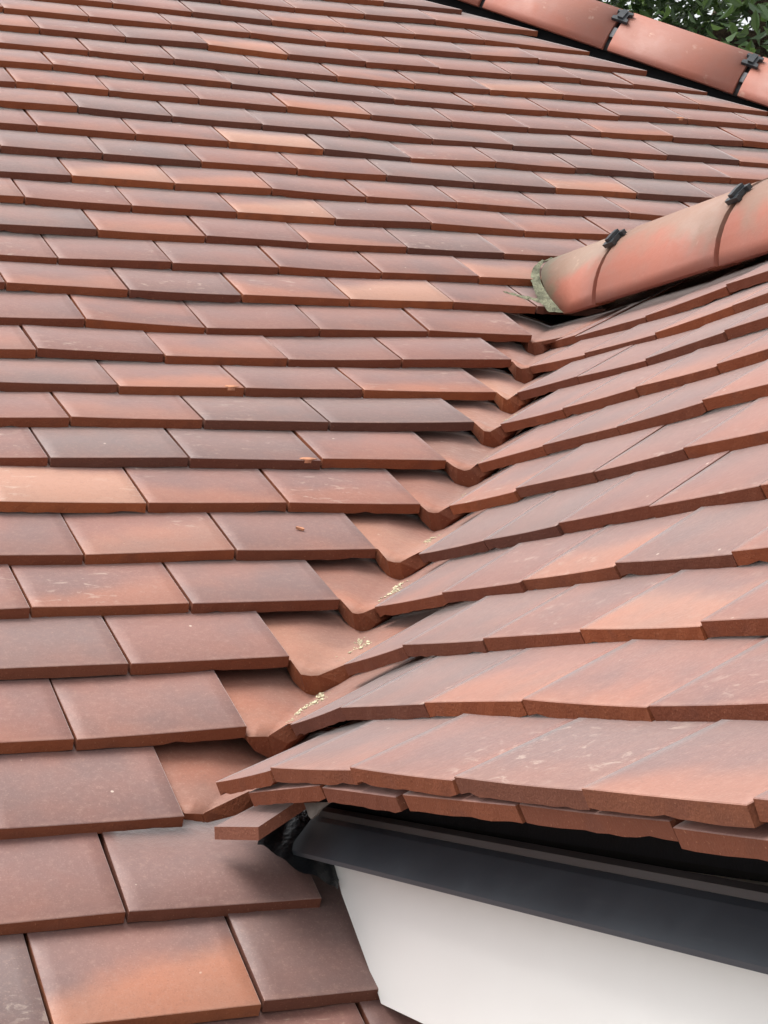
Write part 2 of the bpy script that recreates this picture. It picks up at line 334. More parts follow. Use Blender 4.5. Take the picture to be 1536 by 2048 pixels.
m_crumb = plain('mortar_crumb', (.52, .46, .32), .95, .2, .3, 200, .5, .003)
m_fabric = plain('grey_fabric', (.11, .10, .09), .95, .2, .2, 60)
m_render = plain('wall_render', (.55, .53, .49), .9, .2, .1, 12, .5, .004)
m_bark = plain('bark', (.09, .065, .045), .95, .2, .4, 14, 1.0, .03)
m_chip = plain('clay_chip', (.42, .20, .12), .9, .2, .3, 90)

def leaf_material():
    M = Mat('leaf')
    geo = M.n('ShaderNodeNewGeometry')
    tc = M.n('ShaderNodeTexCoord')
    r = geo.outputs['Random Per Island']
    base = M.mix(M.ramp(r, 0, 1, 0, 1, False), C4(.032, .068, .022), C4(.080, .138, .040))
    base = M.mix(M.ramp(M.noise(tc.outputs['Object'], 1.6, 3), .35, .65), base, C4(.032, .060, .026))
    M.put(M.b.inputs['Base Color'], base)
    M.b.inputs['Roughness'].default_value = .42
    tr = M.n('ShaderNodeBsdfTranslucent')
    tr.inputs['Color'].default_value = C4(.10, .17, .03)
    mx = M.n('ShaderNodeMixShader')
    mx.inputs[0].default_value = .22
    M.link(M.b.outputs[0], mx.inputs[1])
    M.link(tr.outputs[0], mx.inputs[2])
    M.link(mx.outputs[0], M.nt.nodes['Material Output'].inputs['Surface'])
    return M.m
m_leaf = leaf_material()

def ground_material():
    M = Mat('pale_bounce_ground')
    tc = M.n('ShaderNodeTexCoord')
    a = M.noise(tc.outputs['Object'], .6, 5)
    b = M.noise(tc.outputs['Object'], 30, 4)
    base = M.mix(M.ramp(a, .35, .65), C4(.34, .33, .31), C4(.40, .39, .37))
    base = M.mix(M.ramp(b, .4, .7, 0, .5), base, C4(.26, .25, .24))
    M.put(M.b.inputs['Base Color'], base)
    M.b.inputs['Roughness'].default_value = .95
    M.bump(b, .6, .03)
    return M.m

# ------------------------------------------------------------------ object helpers
def mesh_obj(name, verts, faces, mats, parent=None, mi=None, smooth=None, loc=None):
    me = bpy.data.meshes.new(name)
    me.from_pydata([tuple(v) for v in verts], [], faces)
    for m in (mats if isinstance(mats, (list, tuple)) else [mats]):
        me.materials.append(m)
    if mi:
        me.polygons.foreach_set('material_index', mi)
    if smooth:
        me.polygons.foreach_set('use_smooth', smooth if isinstance(smooth, list) else [True] * len(faces))
    me.update()
    o = bpy.data.objects.new(name, me)
    col.objects.link(o)
    if parent is not None:
        o.parent = parent
    if loc is not None:
        o.location = loc
    return o

def thing(name, label, cat, loc=(0, 0, 0)):
    o = bpy.data.objects.new(name, None)
    o.empty_display_size = .1
    o.location = loc
    col.objects.link(o)
    o['label'] = label
    o['category'] = cat
    return o

def tag(o, label, cat, kind=None, group=None):
    if label:
        o['label'] = label
    if cat:
        o['category'] = cat
    if kind:
        o['kind'] = kind
    if group:
        o['group'] = group
    return o

def frame(o, origin, x, y, z):
    """object matrix from basis columns; roots all sit at the world origin"""
    o.matrix_basis = Matrix(((x[0], y[0], z[0], origin[0]), (x[1], y[1], z[1], origin[1]),
                             (x[2], y[2], z[2], origin[2]), (0, 0, 0, 1)))

TH = .0122          # tile thickness
W0 = .1645          # clay width of a whole tile

def tile_mesh(name, width, length, seed, skew=0.0, nx=13):
    """plain tile, origin at the middle of its tail: x across, y up the slope, z out.
    skew moves the head of the right-hand edge sideways (a tile cut to the hip)"""
    r = random.Random(seed)
    sag = r.uniform(-.0002, .0008)
    sway = r.uniform(-.0012, .0009)
    ch = .0006
    us = [-.5 + i / (nx - 1) for i in range(nx)]
    nick = r.uniform(-.35, .35)
    verts, faces, mi, sm = [], [], [], []
    def camber(u):
        return sag * ((2 * u) ** 2 - 1) + sway * 2 * u
    def xw(u, y):
        right = width / 2 + skew * y / length
        left = -width / 2
        return left + (u + .5) * (max(right - left, .004))
    def row(y, dz, inset=0):
        i0 = len(verts)
        for u in us:
            uu = u * (1 - 2 * inset / width)
            verts.append((xw(uu, y), y, camber(u) + dz))
        return i0
    def strip(a, b, m, s, flip=False):
        for i in range(nx - 1):
            f = (a + i, a + i + 1, b + i + 1, b + i)
            faces.append(f[::-1] if flip else f)
            mi.append(m)
            sm.append(s)
    head = row(length, 0, ch)
    t1 = row(ch, 0, ch)
    t0 = row(0, -ch, 0)
    bot = len(verts)
    for k, u in enumerate(us):
        ragged = r.uniform(-.0008, .0005) + (r.uniform(.0012, .0026) if r.random() < .09 else 0)
        verts.append((xw(u, 0), r.uniform(-.0006, .0006), camber(u) * .8 - TH + ragged))
    hb = row(length, -TH)
    strip(t1, head, 0, True)
    strip(t0, t1, 0, False)
    strip(bot, t0, 1, False)
    # underside and head
    strip(hb, bot, 1, False)
    strip(head, hb, 1, False)
    # sides: chamfer + wall
    n = nx - 1
    hs = len(verts)
    verts.append((xw(-.5, length), length, camber(-.5) - ch))
    verts.append((xw(.5, length), length, camber(.5) - ch))
    for q in ((t1, head, hs, t0), ):
        faces.append((t0, t1, head, hs)); mi.append(0); sm.append(False)
        faces.append((t0 + n, hs + 1, head + n, t1 + n)); mi.append(0); sm.append(False)
    faces.append((bot, t0, hs, hb)); mi.append(1); sm.append(False)
    faces.append((bot + n, hb + n, hs + 1, t0 + n)); mi.append(1); sm.append(False)
    me = bpy.data.meshes.new(name)
    me.from_pydata(verts, [], faces)
    me.materials.append(m_face)
    me.materials.append(m_edge)
    me.polygons.foreach_set('material_index', mi)
    me.polygons.foreach_set('use_smooth', sm)
    me.update()
    return me

TILE_LEN = .225
VARIANTS = [tile_mesh('tile', W0, TILE_LEN, 100 + k) for k in range(14)]

def tone(key, table, row_rng):
    sl_ = row_rng.random()
    if key in table:
        g, f, e = table[key][:3]
        if len(table[key]) > 3:
            sl_ = table[key][3]
    else:
        k = row_rng.random()
        if k < .10:
            g, f, e = row_rng.uniform(.5, .8), 0, 0
        elif k < .36:
            g, f, e = row_rng.uniform(0, .2), row_rng.uniform(.15, .45), row_rng.uniform(.2, .6)
        else:
            g, f, e = row_rng.uniform(0, .35), row_rng.uniform(0, .2), row_rng.uniform(.1, .3)
    return (g, f, e, sl_)

def lay_tile(name, parent, L, R, slope, colr, gap=.0032, tilt=.1215, mesh=None, length=None, jit=.0007):
    """one tile with its tail corners at L and R, lying up the direction slope"""
    L = L + V((0, 0, rng.uniform(-jit, jit)))
    R = R + V((0, 0, rng.uniform(-jit, jit)))
    ax = R - L
    w = ax.length
    x = ax.normalized()
    s = (slope - x * slope.dot(x)).normalized()
    n = x.cross(s).normalized()
    if n.z < 0:
        n = -n
    tw = rng.uniform(-.006, .006)                    # each tile lies a little out of square
    s = (s + x * tw).normalized()
    t = tilt + rng.uniform(-.006, .006)
    y = (s - n * t).normalized()
    z = x.cross(y).normalized()
    y = z.cross(x).normalized()
    if mesh is None:
        me = rng.choice(VARIANTS)
        k = max(.02, w - gap) / W0
    else:
        me, k = mesh, 1.0
    o = bpy.data.objects.new(name, me)
    col.objects.link(o)
    o.parent = parent
    c = (L + R) / 2 + n * rng.uniform(-.0006, .0008) + s * rng.uniform(-.0022, .0012)
    frame(o, c, x * k, y, z)
    o.color = colr
    return o

# ------------------------------------------------------------------ the setting
gm = ground_material()  # out of view; tone set pale to bounce light up onto the fascia
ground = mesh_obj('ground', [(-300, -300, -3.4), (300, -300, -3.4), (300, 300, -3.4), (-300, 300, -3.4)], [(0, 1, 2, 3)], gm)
tag(ground, 'unseen ground far below the roof, made pale to bounce light', 'ground', 'structure')

# ------------------------------------------------------------------ main roof
main_roof = thing('main_roof', 'large main roof slope of pinkish red clay tiles rising to the hip', 'roof')
V = Vector
HIP_A = V((1.49905, 2.28373, 1.72808))
HIP_D = V((.67147, -.58790, -.45111)).normalized()
def hip_x(n):
    return 1.547 + (27 - n) * .0945
keys = sorted(ROWS)
CHIPS = {(8, .342): None, (10, .310): None, (22, 1.663): None}
for n in keys:
    Yn, Zn, J = ROWS[n]
    if n + 1 in ROWS:
        sl = V((0, ROWS[n + 1][0] - Yn, ROWS[n + 1][1] - Zn)).normalized()
    for i in range(len(J) - 1):
        L = V((J[i][0], Yn, Zn + J[i][1]))
        R = V((J[i + 1][0], Yn, Zn + J[i + 1][1]))
        last = i == len(J) - 2
        c = tone((n, i), TONES, rng)
        mesh = None
        if last and n >= 20 and hip_x(n) - J[-1][0] < .10:
            w = R.x - L.x - .0026
            ln = min(TILE_LEN, (w - .006) / .95)
            mesh = tile_mesh('tile', w, ln, 500 + n, -.95 * ln)
        if last and n in (0, 1):
            mesh = tile_mesh('tile', R.x - L.x - .003, .118, 500 + n)
        o = lay_tile('tile', main_roof, L, R, sl, c, mesh=mesh)
        for cn, cx in CHIPS:
            if cn == n and abs(J[i + 1][0] - cx) < .02:
                CHIPS[(cn, cx)] = o

# courses outside the picture on either side: one joined part
def spare_tiles():
    vs, fs, mi = [], [], []
    rr = random.Random(77)
    for n in keys:
        Yn, Zn, J = ROWS[n]
        s_ = V((0, ROWS[n + 1][0] - Yn, ROWS[n + 1][1] - Zn)).normalized() if n + 1 in ROWS else V((0, .793, .609))
        spans = []
        x = J[0][0]
        while x > -1.05:
            spans.append((max(x - .1675, -1.1), x))
            x -= .1675
        if 14 <= n <= 22:
            x, lim = J[-1][0], min(hip_x(n), 2.25) - .05
            while x < lim - .12:
                spans.append((x, x + .1675))
                x += .1675
        y = (s_ - V((0, -s_.z, s_.y)) * .1215).normalized()
        z = V((0, -y.z, y.y))
        for a, b in spans:
            me = rr.choice(VARIANTS)
            k = (b - a - .0032) / W0
            M_ = Matrix(((k, 0, 0, (a + b) / 2), (0, y.y, z.y, Yn), (0, y.z, z.z, Zn + rr.uniform(-.0006, .0006)), (0, 0, 0, 1)))
            b0 = len(vs)
            vs += [M_ @ v.co for v in me.vertices]
            for p in me.polygons:
                fs.append(tuple(b0 + q for q in p.vertices))
                mi.append(p.material_index)
    o = mesh_obj('tile', vs, fs, [m_face, m_edge], main_roof, mi=mi)
    o['kind'] = 'stuff'
    o.color = (.15, .1, .2, .5)
spare_tiles()

def deck(name, prof, x0, x1f, drop, parent, mat):
    """boarding under a slope; prof = [(Y, Z)]"""
    vs, fs = [], []
    for k, (y, z) in enumerate(prof):
        a, b = prof[max(0, k - 1)], prof[min(len(prof) - 1, k + 1)]
        t = V((0, b[0] - a[0], b[1] - a[1])).normalized()
        nn = V((0, -t.z, t.y))
        for dd in (drop, drop + .02):
            p = V((0, y, z)) - nn * dd
            vs += [(x0, p.y, p.z), (x1f(k), p.y, p.z)]
    m = len(prof)
    for k in range(m - 1):
        a, b = 4 * k, 4 * k + 4
        fs += [(a, a + 1, b + 1, b), (a + 2, b + 2, b + 3, a + 3), (a, b, b + 2, a + 2), (a + 1, a + 3, b + 3, b + 1)]
    fs += [(0, 2, 3, 1), (4 * m - 4, 4 * m - 3, 4 * m - 1, 4 * m - 2)]
    return mesh_obj(name, vs, fs, mat, parent)

prof = [(ROWS[n][0], ROWS[n][1]) for n in keys]
valley_x = {-2: .2, -1: .2, 0: .2, 1: .2, 2: .2, 3: .25, 4: .3, 5: .36, 6: .43, 7: .52, 8: .6, 9: .68, 10: .77, 11: .85, 12: .93, 13: 1.02, 14: 1.1, 15: 1.2}
def deck_end(k):
    n = keys[k]
    return valley_x.get(n, min(hip_x(n) - .05, 2.3))
deck('roof_deck', prof, -1.09, deck_end, .052, main_roof, m_felt)

# hip tiles: half-round, with a clip and strap at each joint
def arc_tile(name, parent, O, ax, side, up, r, t0, t1, thick=.013, seg=22, mat=None, endf=None, startf=None):
    """half-round tile; ax = along, side = from near springing to far springing, origin O on the near springing line"""
    vs, fs = [], []
    c = side * r
    nl = 3
    for q in (r, r - thick):
        for j in range(nl):
            for k in range(seg + 1):
                ph = math.pi * k / seg
                off = c - side * (q * math.cos(ph)) + up * (q * math.sin(ph))
                a = t0 if startf is None else startf(off)
                b = t1 if endf is None else endf(off)
                vs.append(off + ax * (a + (b - a) * j / (nl - 1)))
    m = seg + 1
    sm = []
    for layer in (0, 1):
        for j in range(nl - 1):
            for k in range(seg):
                a = layer * nl * m + j * m + k
                f = (a, a + 1, a + m + 1, a + m)
                fs.append(f if layer == 0 else f[::-1])
                sm.append(True)
    i = nl * m
    for k in range(seg):
        fs += [(k, i + k, i + k + 1, k + 1), ((nl - 1) * m + k, (nl - 1) * m + k + 1, i + (nl - 1) * m + k + 1, i + (nl - 1) * m + k)]
        sm += [False, False]
    for j in range(nl - 1):
        for k in (0, seg):
            a, b = j * m + k, (j + 1) * m + k
            fs.append((a, b, i + b, i + a))
            sm.append(False)
    Mi = Matrix((ax, side, up))                     # rows: world -> local
    loc = O
    o = mesh_obj(name, [Mi @ v for v in vs], fs, mat, parent, smooth=sm)
    frame(o, O, ax, side, up)
    bm = bmesh.new()
    bm.from_mesh(o.data)
    bmesh.ops.recalc_face_normals(bm, faces=bm.faces)
    bm.to_mesh(o.data)
    bm.free()
    return o

def clip(parent, r, ph0, ph1, half, strap_ph, lift=.004, mat=None):
    """waisted clip bent over the crown at the local origin (along = x, side = y, up = z), strap down the joint"""
    vs, fs = [], []
    prof_ = [(0, 1.0), (.22, 1.0), (.3, .62), (.7, .62), (.78, 1.0), (1, 1.0)]
    for q, (f, wd) in enumerate(prof_):
        ph = ph0 + (ph1 - ph0) * f
        for rr in (r + lift + .004, r + lift - .003):
            for s in (-1, 1):
                vs.append((s * half * wd, r - rr * math.cos(ph), rr * math.sin(ph)))
    for q in range(len(prof_) - 1):
        a, b = 4 * q, 4 * q + 4
        fs += [(a, a + 1, b + 1, b), (a + 2, b + 2, b + 3, a + 3), (a, b, b + 2, a + 2), (a + 1, a + 3, b + 3, b + 1)]
    e = 4 * (len(prof_) - 1)
    fs += [(0, 2, 3, 1), (e, e + 1, e + 3, e + 2)]
    # raised rib over the joint
    b0 = len(vs)
    for f in (.12, .5, .88):
        ph = ph0 + (ph1 - ph0) * f
        for rr in (r + lift + .009, r + lift + .003):
            for s in (-1, 1):
                vs.append((s * half * .33, r - rr * math.cos(ph), rr * math.sin(ph)))
    for q in range(2):
        a, b = b0 + 4 * q, b0 + 4 * q + 4
        fs += [(a, a + 1, b + 1, b), (a, b, b + 2, a + 2), (a + 1, a + 3, b + 3, b + 1)]
    fs += [(b0, b0 + 2, b0 + 3, b0 + 1), (b0 + 8, b0 + 9, b0 + 11, b0 + 10)]
    o = mesh_obj('clip', vs, fs, m_clip, parent)
    # strap lying in the joint
    vs, fs = [], []
    N = 8
    for q in range(N + 1):
        ph = strap_ph[0] + (strap_ph[1] - strap_ph[0]) * q / N
        rr = r - .005
        for s in (-.0042, .0042):
            vs.append((s, r - rr * math.cos(ph), rr * math.sin(ph)))
            vs.append((s, r - (rr - .002) * math.cos(ph), (rr - .002) * math.sin(ph)))
    for q in range(N):
        a, b = 4 * q, 4 * q + 4
        fs += [(a, a + 2, b + 2, b), (a, b, b + 1, a + 1), (a + 2, a + 3, b + 3, b + 2), (a + 1, b + 1, b + 3, a + 3)]
    st = mesh_obj('strap', vs, fs, m_strap, parent)
    return o, st

hip_side = V((.65873, .75238, 0))
hip_up = hip_side.cross(HIP_D)
if hip_up.z < 0:
    hip_up = -hip_up
HR = .123
J0, JS = -.083, .3143
for k in range(-1, 5):
    t0, t1 = J0 + k * JS, J0 + (k + 1) * JS
    o = arc_tile('hip_tile', main_roof, HIP_A + HIP_D * t0 + hip_up * rng.uniform(-.001, .001), HIP_D, hip_side, hip_up, HR, .0065, JS - .0065, mat=m_ridge)
    o.color = (.12, 0, 0, 1)
    if k >= 0:
        # union band under the joint, then clip and strap: sub-parts of this tile
        u = arc_tile('union', o, V((0, 0, 0)), V((1, 0, 0)), V((0, 1, 0)), V((0, 0, 1)), HR, -.03, .03, mat=m_black)
        u.matrix_basis = Matrix.Translation((0, .014, 0)) @ Matrix.Diagonal((1, (HR - .014) / HR, (HR - .014) / HR, 1))
        clip(o, HR, math.radians(35), math.radians(54), .0185, (math.radians(16), math.radians(29)))

# dry-hip membrane, its black strip also standing in for shadow gaps between tile ends
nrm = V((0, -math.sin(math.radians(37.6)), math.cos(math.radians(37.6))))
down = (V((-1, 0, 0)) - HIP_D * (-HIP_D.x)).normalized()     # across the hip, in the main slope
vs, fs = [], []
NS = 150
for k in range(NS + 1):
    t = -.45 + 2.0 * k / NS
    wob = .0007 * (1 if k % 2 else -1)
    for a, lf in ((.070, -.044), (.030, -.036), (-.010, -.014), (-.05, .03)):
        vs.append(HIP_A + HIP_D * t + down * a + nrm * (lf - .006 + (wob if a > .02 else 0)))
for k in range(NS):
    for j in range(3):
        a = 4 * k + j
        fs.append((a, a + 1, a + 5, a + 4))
hm = mesh_obj('hip_membrane_shade', vs, fs, m_void, main_roof)

# boarding of the slope beyond the hip
far = HIP_D.cross(V((.75, .62, -.2))).normalized()
q0, q1 = HIP_A + HIP_D * -.5 + hip_side * .12, HIP_A + HIP_D * 1.3 + hip_side * .12
dn = V((.585, .535, -.61)).normalized()
mesh_obj('far_slope', [q0, q1, q1 + dn * 1.8, q0 + dn * 1.8, q0 - V((0, 0, .03)), q1 - V((0, 0, .03)), q1 + dn * 1.8 - V((0, 0, .03)), q0 + dn * 1.8 - V((0, 0, .03))],
         [(0, 1, 2, 3), (4, 7, 6, 5), (0, 4, 5, 1), (1, 5, 6, 2), (2, 6, 7, 3), (3, 7, 4, 0)], m_ridge, main_roof)

# ------------------------------------------------------------------ valley tiles: dished, each tail a rounded V between the two slopes
MAIN_S = {}
for n in keys[:-1]:
    MAIN_S[n] = V((0, ROWS[n + 1][0] - ROWS[n][0], ROWS[n + 1][1] - ROWS[n][1])).normalized()
VSURF = []
def axis_pt(n):
    P = VALLEY[n]
    m = len(P)
    if m == 4:
        return (V(P[1]) + V(P[2])) / 2
    return V(P[1])
def valley_dir(n):
    a = axis_pt(max(3, n - 1)) if n > 3 else axis_pt(3)
    b = axis_pt(min(11, n + 1)) if n > 3 else axis_pt(5)
    return (b - a).normalized()
def valley_tile(P, d, colr, slopes, length=.21, round_=False):
    A = V(P[0])
    Cc = V(P[-1])
    B1 = V(P[1])
    B2 = V(P[2]) if len(P) == 4 else V(P[1]) + (V(P[2]) - V(P[1])) * .12
    sA = V((0, .82, .57))
    sC = V((.84, 0, .54))
    nA = V((0, -.57, .82))
    nC = V((-.54, 0, .84))
    tail = []
    steps = [A, A.lerp(B1, .5), B1]
    mid = (B1 + B2) / 2 - (nA + nC).normalized() * .001
    if round_:
        steps = [A, A.lerp(B1, .55) + V((0, -.002, -.0015)), B1, mid + V((0, -.002, -.002)), B2, B2.lerp(Cc, .5), Cc]
    else:
        steps = [A, A.lerp(B1, .5), B1, mid, B2, B2.lerp(Cc, .5), Cc]
    ns = [nA, nA, nA, (nA + nC).normalized(), nC, nC, nC]
    ctr = mid
    # each profile up the tile: the wings run out under the ends of the courses on either side
    ux, su = slopes
    k1 = 1 / max(.4, d.dot(ux))
    k2 = d.dot(su) * k1
    nu, nsu = V((0, -ux.z, ux.y)), V((-su.z, 0, su.x))
    profs = []
    nl = 7
    for j in range(nl):
        s = length * .76 * j / (nl - 1)
        E = A + ux * s - nu * (.1215 * s + (.004 + .01 * s if j else .001))
        F = Cc + su * (s * k2) - nsu * (.1215 * s * k2 + (.005 if j else 0))
        Xm = d * (s * k1) - (nA + nC).normalized() * (.165 * s * k1)
        wE = V((-1, 0, 0)) * min(.05, max(0, s - .018) * .9) - nu * min(.008, s * .2)
        wF = V((0, 1, 0)) * 0 + V((0, -1, 0)) * min(.045, s * .9) - nsu * min(.004, s * .1)
        b1, b2, mm = B1 + Xm, B2 + Xm, mid + Xm
        profs.append([E + wE, E, E.lerp(b1, .5) + nu * (.003 if j else 0), b1.lerp(E, .12 if j else 0), mm, b2.lerp(F, .12 if j else 0), b2.lerp(F, .5), F, F + wF])
    if round_:
        for pr in profs:
            pr[2] = pr[2] + V((0, -.0015, -.0012))
            pr[4] = pr[4] + V((0, -.0015, -.0015))
    steps = profs[0]
    VSURF.append((profs, length * .76))
    ns = [nA, nA, nA, nA, (nA + nC).normalized(), nC, nC, nC, nC]
    vs, fs, mi, sm = [], [], [], []
    m = len(steps)
    th = .023
    THK = (.004, .006, .016, th, th, th, .016, .006, .004)
    for layer in (0, 1):
        for j in range(nl):
            f = j / (nl - 1)
            for k in range(m):
                p = profs[j][k].copy()
                if layer:
                    p = p - ns[k] * THK[k]
                    if j == 0 and k in (3, 5):
                        p = p.lerp(profs[0][4] - ns[4] * th, .22 if round_ else .55)
                    if j == 0 and k == 4:
                        p = p - ns[4] * .004
                vs.append(p)
    N = nl * m
    for layer in (0, 1):
        for j in range(nl - 1):
            for k in range(m - 1):
                a = layer * N + j * m + k
                fq = (a, a + 1, a + m + 1, a + m)
                fs.append(fq if layer == 0 else fq[::-1])
                mi.append(0 if layer == 0 else 1)
                sm.append(layer == 0)
    for k in range(m - 1):
        fs.append((k, N + k, N + k + 1, k + 1)); mi.append(1); sm.append(False)
        a = (nl - 1) * m + k
        fs.append((a, a + 1, N + a + 1, N + a)); mi.append(1); sm.append(False)
    for j in range(nl - 1):
        a, b = j * m, (j + 1) * m
        fs.append((a, b, N + b, N + a)); mi.append(1); sm.append(False)
        a, b = j * m + m - 1, (j + 1) * m + m - 1
        fs.append((a, N + a, N + b, b)); mi.append(1); sm.append(False)
    zz = (nA + nC).normalized()
    yy = d
    xx = yy.cross(zz).normalized()
    zz = xx.cross(yy)
    Mi = Matrix((xx, yy, zz))
    o = mesh_obj('valley_tile', [Mi @ (v - mid) for v in vs], fs, [m_valley, m_edge], main_roof, mi=mi, smooth=sm)
    frame(o, mid, xx, yy, zz)
    o.color = colr
    return o

def dorm_slope(n):
    q = max(1, min(10, n - 1))
    a, b = DORMER_ROWS[q], DORMER_ROWS[q + 1]
    return V((b[0] - a[0], 0, b[1] - a[1])).normalized()
vt_tone = {2: (.0, .2, .2), 3: (.1, .35, .5), 4: (.0, .45, .9), 5: (.1, .4, .4), 6: (.0, .45, 1.0), 7: (.15, .25, .4), 8: (.15, .3, .3), 9: (.05, .35, .9), 10: (.0, .75, .8), 11: (.2, .3, .3)}
for n in sorted(VALLEY):
    P = VALLEY[n]
    if n == 2:
        P = [P[0], P[1], [P[1][0] + .004, P[1][1] + .001, P[1][2] + .001], P[2]]
    if n == 3:
        P = [P[0], P[1], [P[1][0] + .004, P[1][1] + .001, P[1][2] + .001], P[2]]
    valley_tile(P, valley_dir(n), vt_tone[n] + (.6,), (MAIN_S[n], dorm_slope(n)), round_=n >= 8)
# topmost valley tile, under the ridge end
d = valley_dir(11)
P12 = [[a + b for a, b in zip(q, d * .122)] for q in VALLEY[11]]
valley_tile(P12, d, (.3, .2, .2, .5), (MAIN_S[12], dorm_slope(12)), round_=True)

# ------------------------------------------------------------------ dormer
dormer = thing('dormer', 'tiled dormer with half-round ridge, dark eaves strip and white fascia board', 'dormer')
dk = sorted(DORMER_ROWS)
for n in dk:
    Xn, Zn, J = DORMER_ROWS[n]
    if n + 1 in DORMER_ROWS:
        sl = V((DORMER_ROWS[n + 1][0] - Xn, 0, DORMER_ROWS[n + 1][1] - Zn)).normalized()
    roll = .0011 if n <= 4 else .0005
    for i in range(len(J) - 1):
        L = V((Xn, J[i][0], Zn + J[i][1] + (roll if i else 0)))
        R = V((Xn, J[i + 1][0], Zn + J[i + 1][1] - roll))
        lay_tile('tile', dormer, L, R, sl, tone((n, i), DORMER_TONES, rng), gap=.0020, jit=.0011)

sl1 = V((.886, 0, .463)).normalized()
UX = .034
under = [((.0818, .1599), (-.0859, .1702)), ((-.089, .1699), (-.230, .1672)), ((-.2416, .1718), (-.411, .1709)), ((-.4132, .1709), (-.5839, .1714)),
         ((-.5856, .1653), (-.752, .164)), ((-.754, .166), (-.92, .166))]
for (a, za), (b, zb) in under:
    o = lay_tile('eaves_tile', dormer, V((UX, a, za)), V((UX, b, zb)), sl1, (.15, .1, .1, 1), gap=.002, tilt=.10)
# cut piece bedded in the mouth of the valley
Lp, Rp = V((.016, .122, .1298)), V((.024, .032, .1338))
up_ = V((.88, 0, .47)).normalized()
vs = []
for dz in (0, -.0108):
    for p in (Lp, Rp, Rp + up_ * .13, Lp + up_ * .13 + V((.02, -.02, 0))):
        vs.append(p + V((-.46 * 0, 0, dz)))
ct = mesh_obj('eaves_tile', vs, [(0, 1, 2, 3), (4, 7, 6, 5), (0, 4, 5, 1), (1, 5, 6, 2), (2, 6, 7, 3), (3, 7, 4, 0)], [m_face, m_edge], dormer, mi=[0, 1, 1, 1, 1, 1])
ct['label'] = 'small cut tile in the mouth of the valley'
ct.color = (.45, .15, .1, 1)

# underlay and boarding of the dormer slope
vs, fs = [], []
ds = [(DORMER_ROWS[n][0], DORMER_ROWS[n][1]) for n in dk]
ds = [(.095, .205 - .0)] + ds[2:] + [(1.04, .835)]
def y_valley(z):
    for a, b in zip(prof, prof[1:]):
        if a[1] <= z <= b[1]:
            return a[0] + (z - a[1]) / (b[1] - a[1]) * (b[0] - a[0])
    return prof[-1][0]
for x, z in ds:
    zz = z - .058
    yv = y_valley(max(zz, -.1)) - .005
    for q in (0, -.02):
        vs += [(x + .025, yv, zz + q), (x + .025, -.97, zz + q)]
for k in range(len(ds) - 1):
    a, b = 4 * k, 4 * k + 4
    fs += [(a, b, b + 1, a + 1), (a + 2, a + 3, b + 3, b + 2), (a, a + 2, b + 2, b), (a + 1, b + 1, b + 3, a + 3)]
fs += [(0, 1, 3, 2)]
mesh_obj('roof_deck', vs, fs, m_felt, dormer)
# far slope of the dormer
mesh_obj('far_slope', [(1.05, 1.25, .84), (1.05, -.97, .84), (2.0, -.97, .2), (2.0, .35, .2), (1.05, 1.25, .81), (1.05, -.97, .81), (2.0, -.97, .17), (2.0, .35, .17)],
         [(0, 3, 2, 1), (4, 5, 6, 7), (0, 1, 5, 4), (1, 2, 6, 5), (2, 3, 7, 6), (3, 0, 4, 7)], m_ridge, dormer)

# eaves strip: a lip, a sloping apron and a drip edge, falling gently towards the front
def prism_y(name, section, ya, yb, fall, mat, parent, skew=0.0):
    """section [(x, z)] swept from ya to yb; z falls along -y by the factor fall"""
    vs, fs = [], []
    m = len(section)
    for y in (ya, yb):
        for x, z in section:
            vs.append((x, y, z + (y - ya) * fall))
    for k in range(m):
        j = (k + 1) % m
        fs.append((k, m + k, m + j, j))
    fs.append(tuple(range(m)))
    fs.append(tuple(range(2 * m - 1, m - 1, -1)))
    o = mesh_obj(name, vs, fs, mat, parent)
    bm = bmesh.new()
    bm.from_mesh(o.data)
    bmesh.ops.recalc_face_normals(bm, faces=bm.faces)
    bm.to_mesh(o.data)
    bm.free()
    return o
FALL = .0215
tray = prism_y('eaves_strip', [(.1035, .1335), (.098, .1305), (.0765, .107), (.0765, .1035), (.079, .1045), (.101, .1275), (.1065, .1305)], .107, -.96, FALL, m_tray, dormer)
prism_y('eaves_lip', [(.112, .141), (.105, .1385), (.1035, .1338), (.108, .1315), (.114, .134)], .107, -.96, FALL, m_traylip, dormer)

# white fascia board, scribed to the main slope at its inner end, with the soffit behind it
FX = .11
def ytile(z, lift=.004):
    return y_valley(z - lift)
vs, fs = [], []
prf = [(-.0040, -.0113), (.0, -.006), (.0713, .069), (.080, .0835), (.1185, .1135), (.1185, .135)]
pts = [(y, z) for y, z in prf]
out = [(y, z) for y, z in pts] + [(-.96, .135 - .0226), (-.96, -.0107 - .0487)]
m = len(out)
for x in (FX, FX + .016):
    for y, z in out:
        vs.append((x, y, z))
fs = [tuple(range(m)), tuple(range(2 * m - 1, m - 1, -1))] + [(k, m + k, m + (k + 1) % m, (k + 1) % m) for k in range(m)]
fb = mesh_obj('fascia_board', vs, fs, m_white, dormer)
bm = bmesh.new(); bm.from_mesh(fb.data); bmesh.ops.recalc_face_normals(bm, faces=bm.faces); bm.to_mesh(fb.data); bm.free()
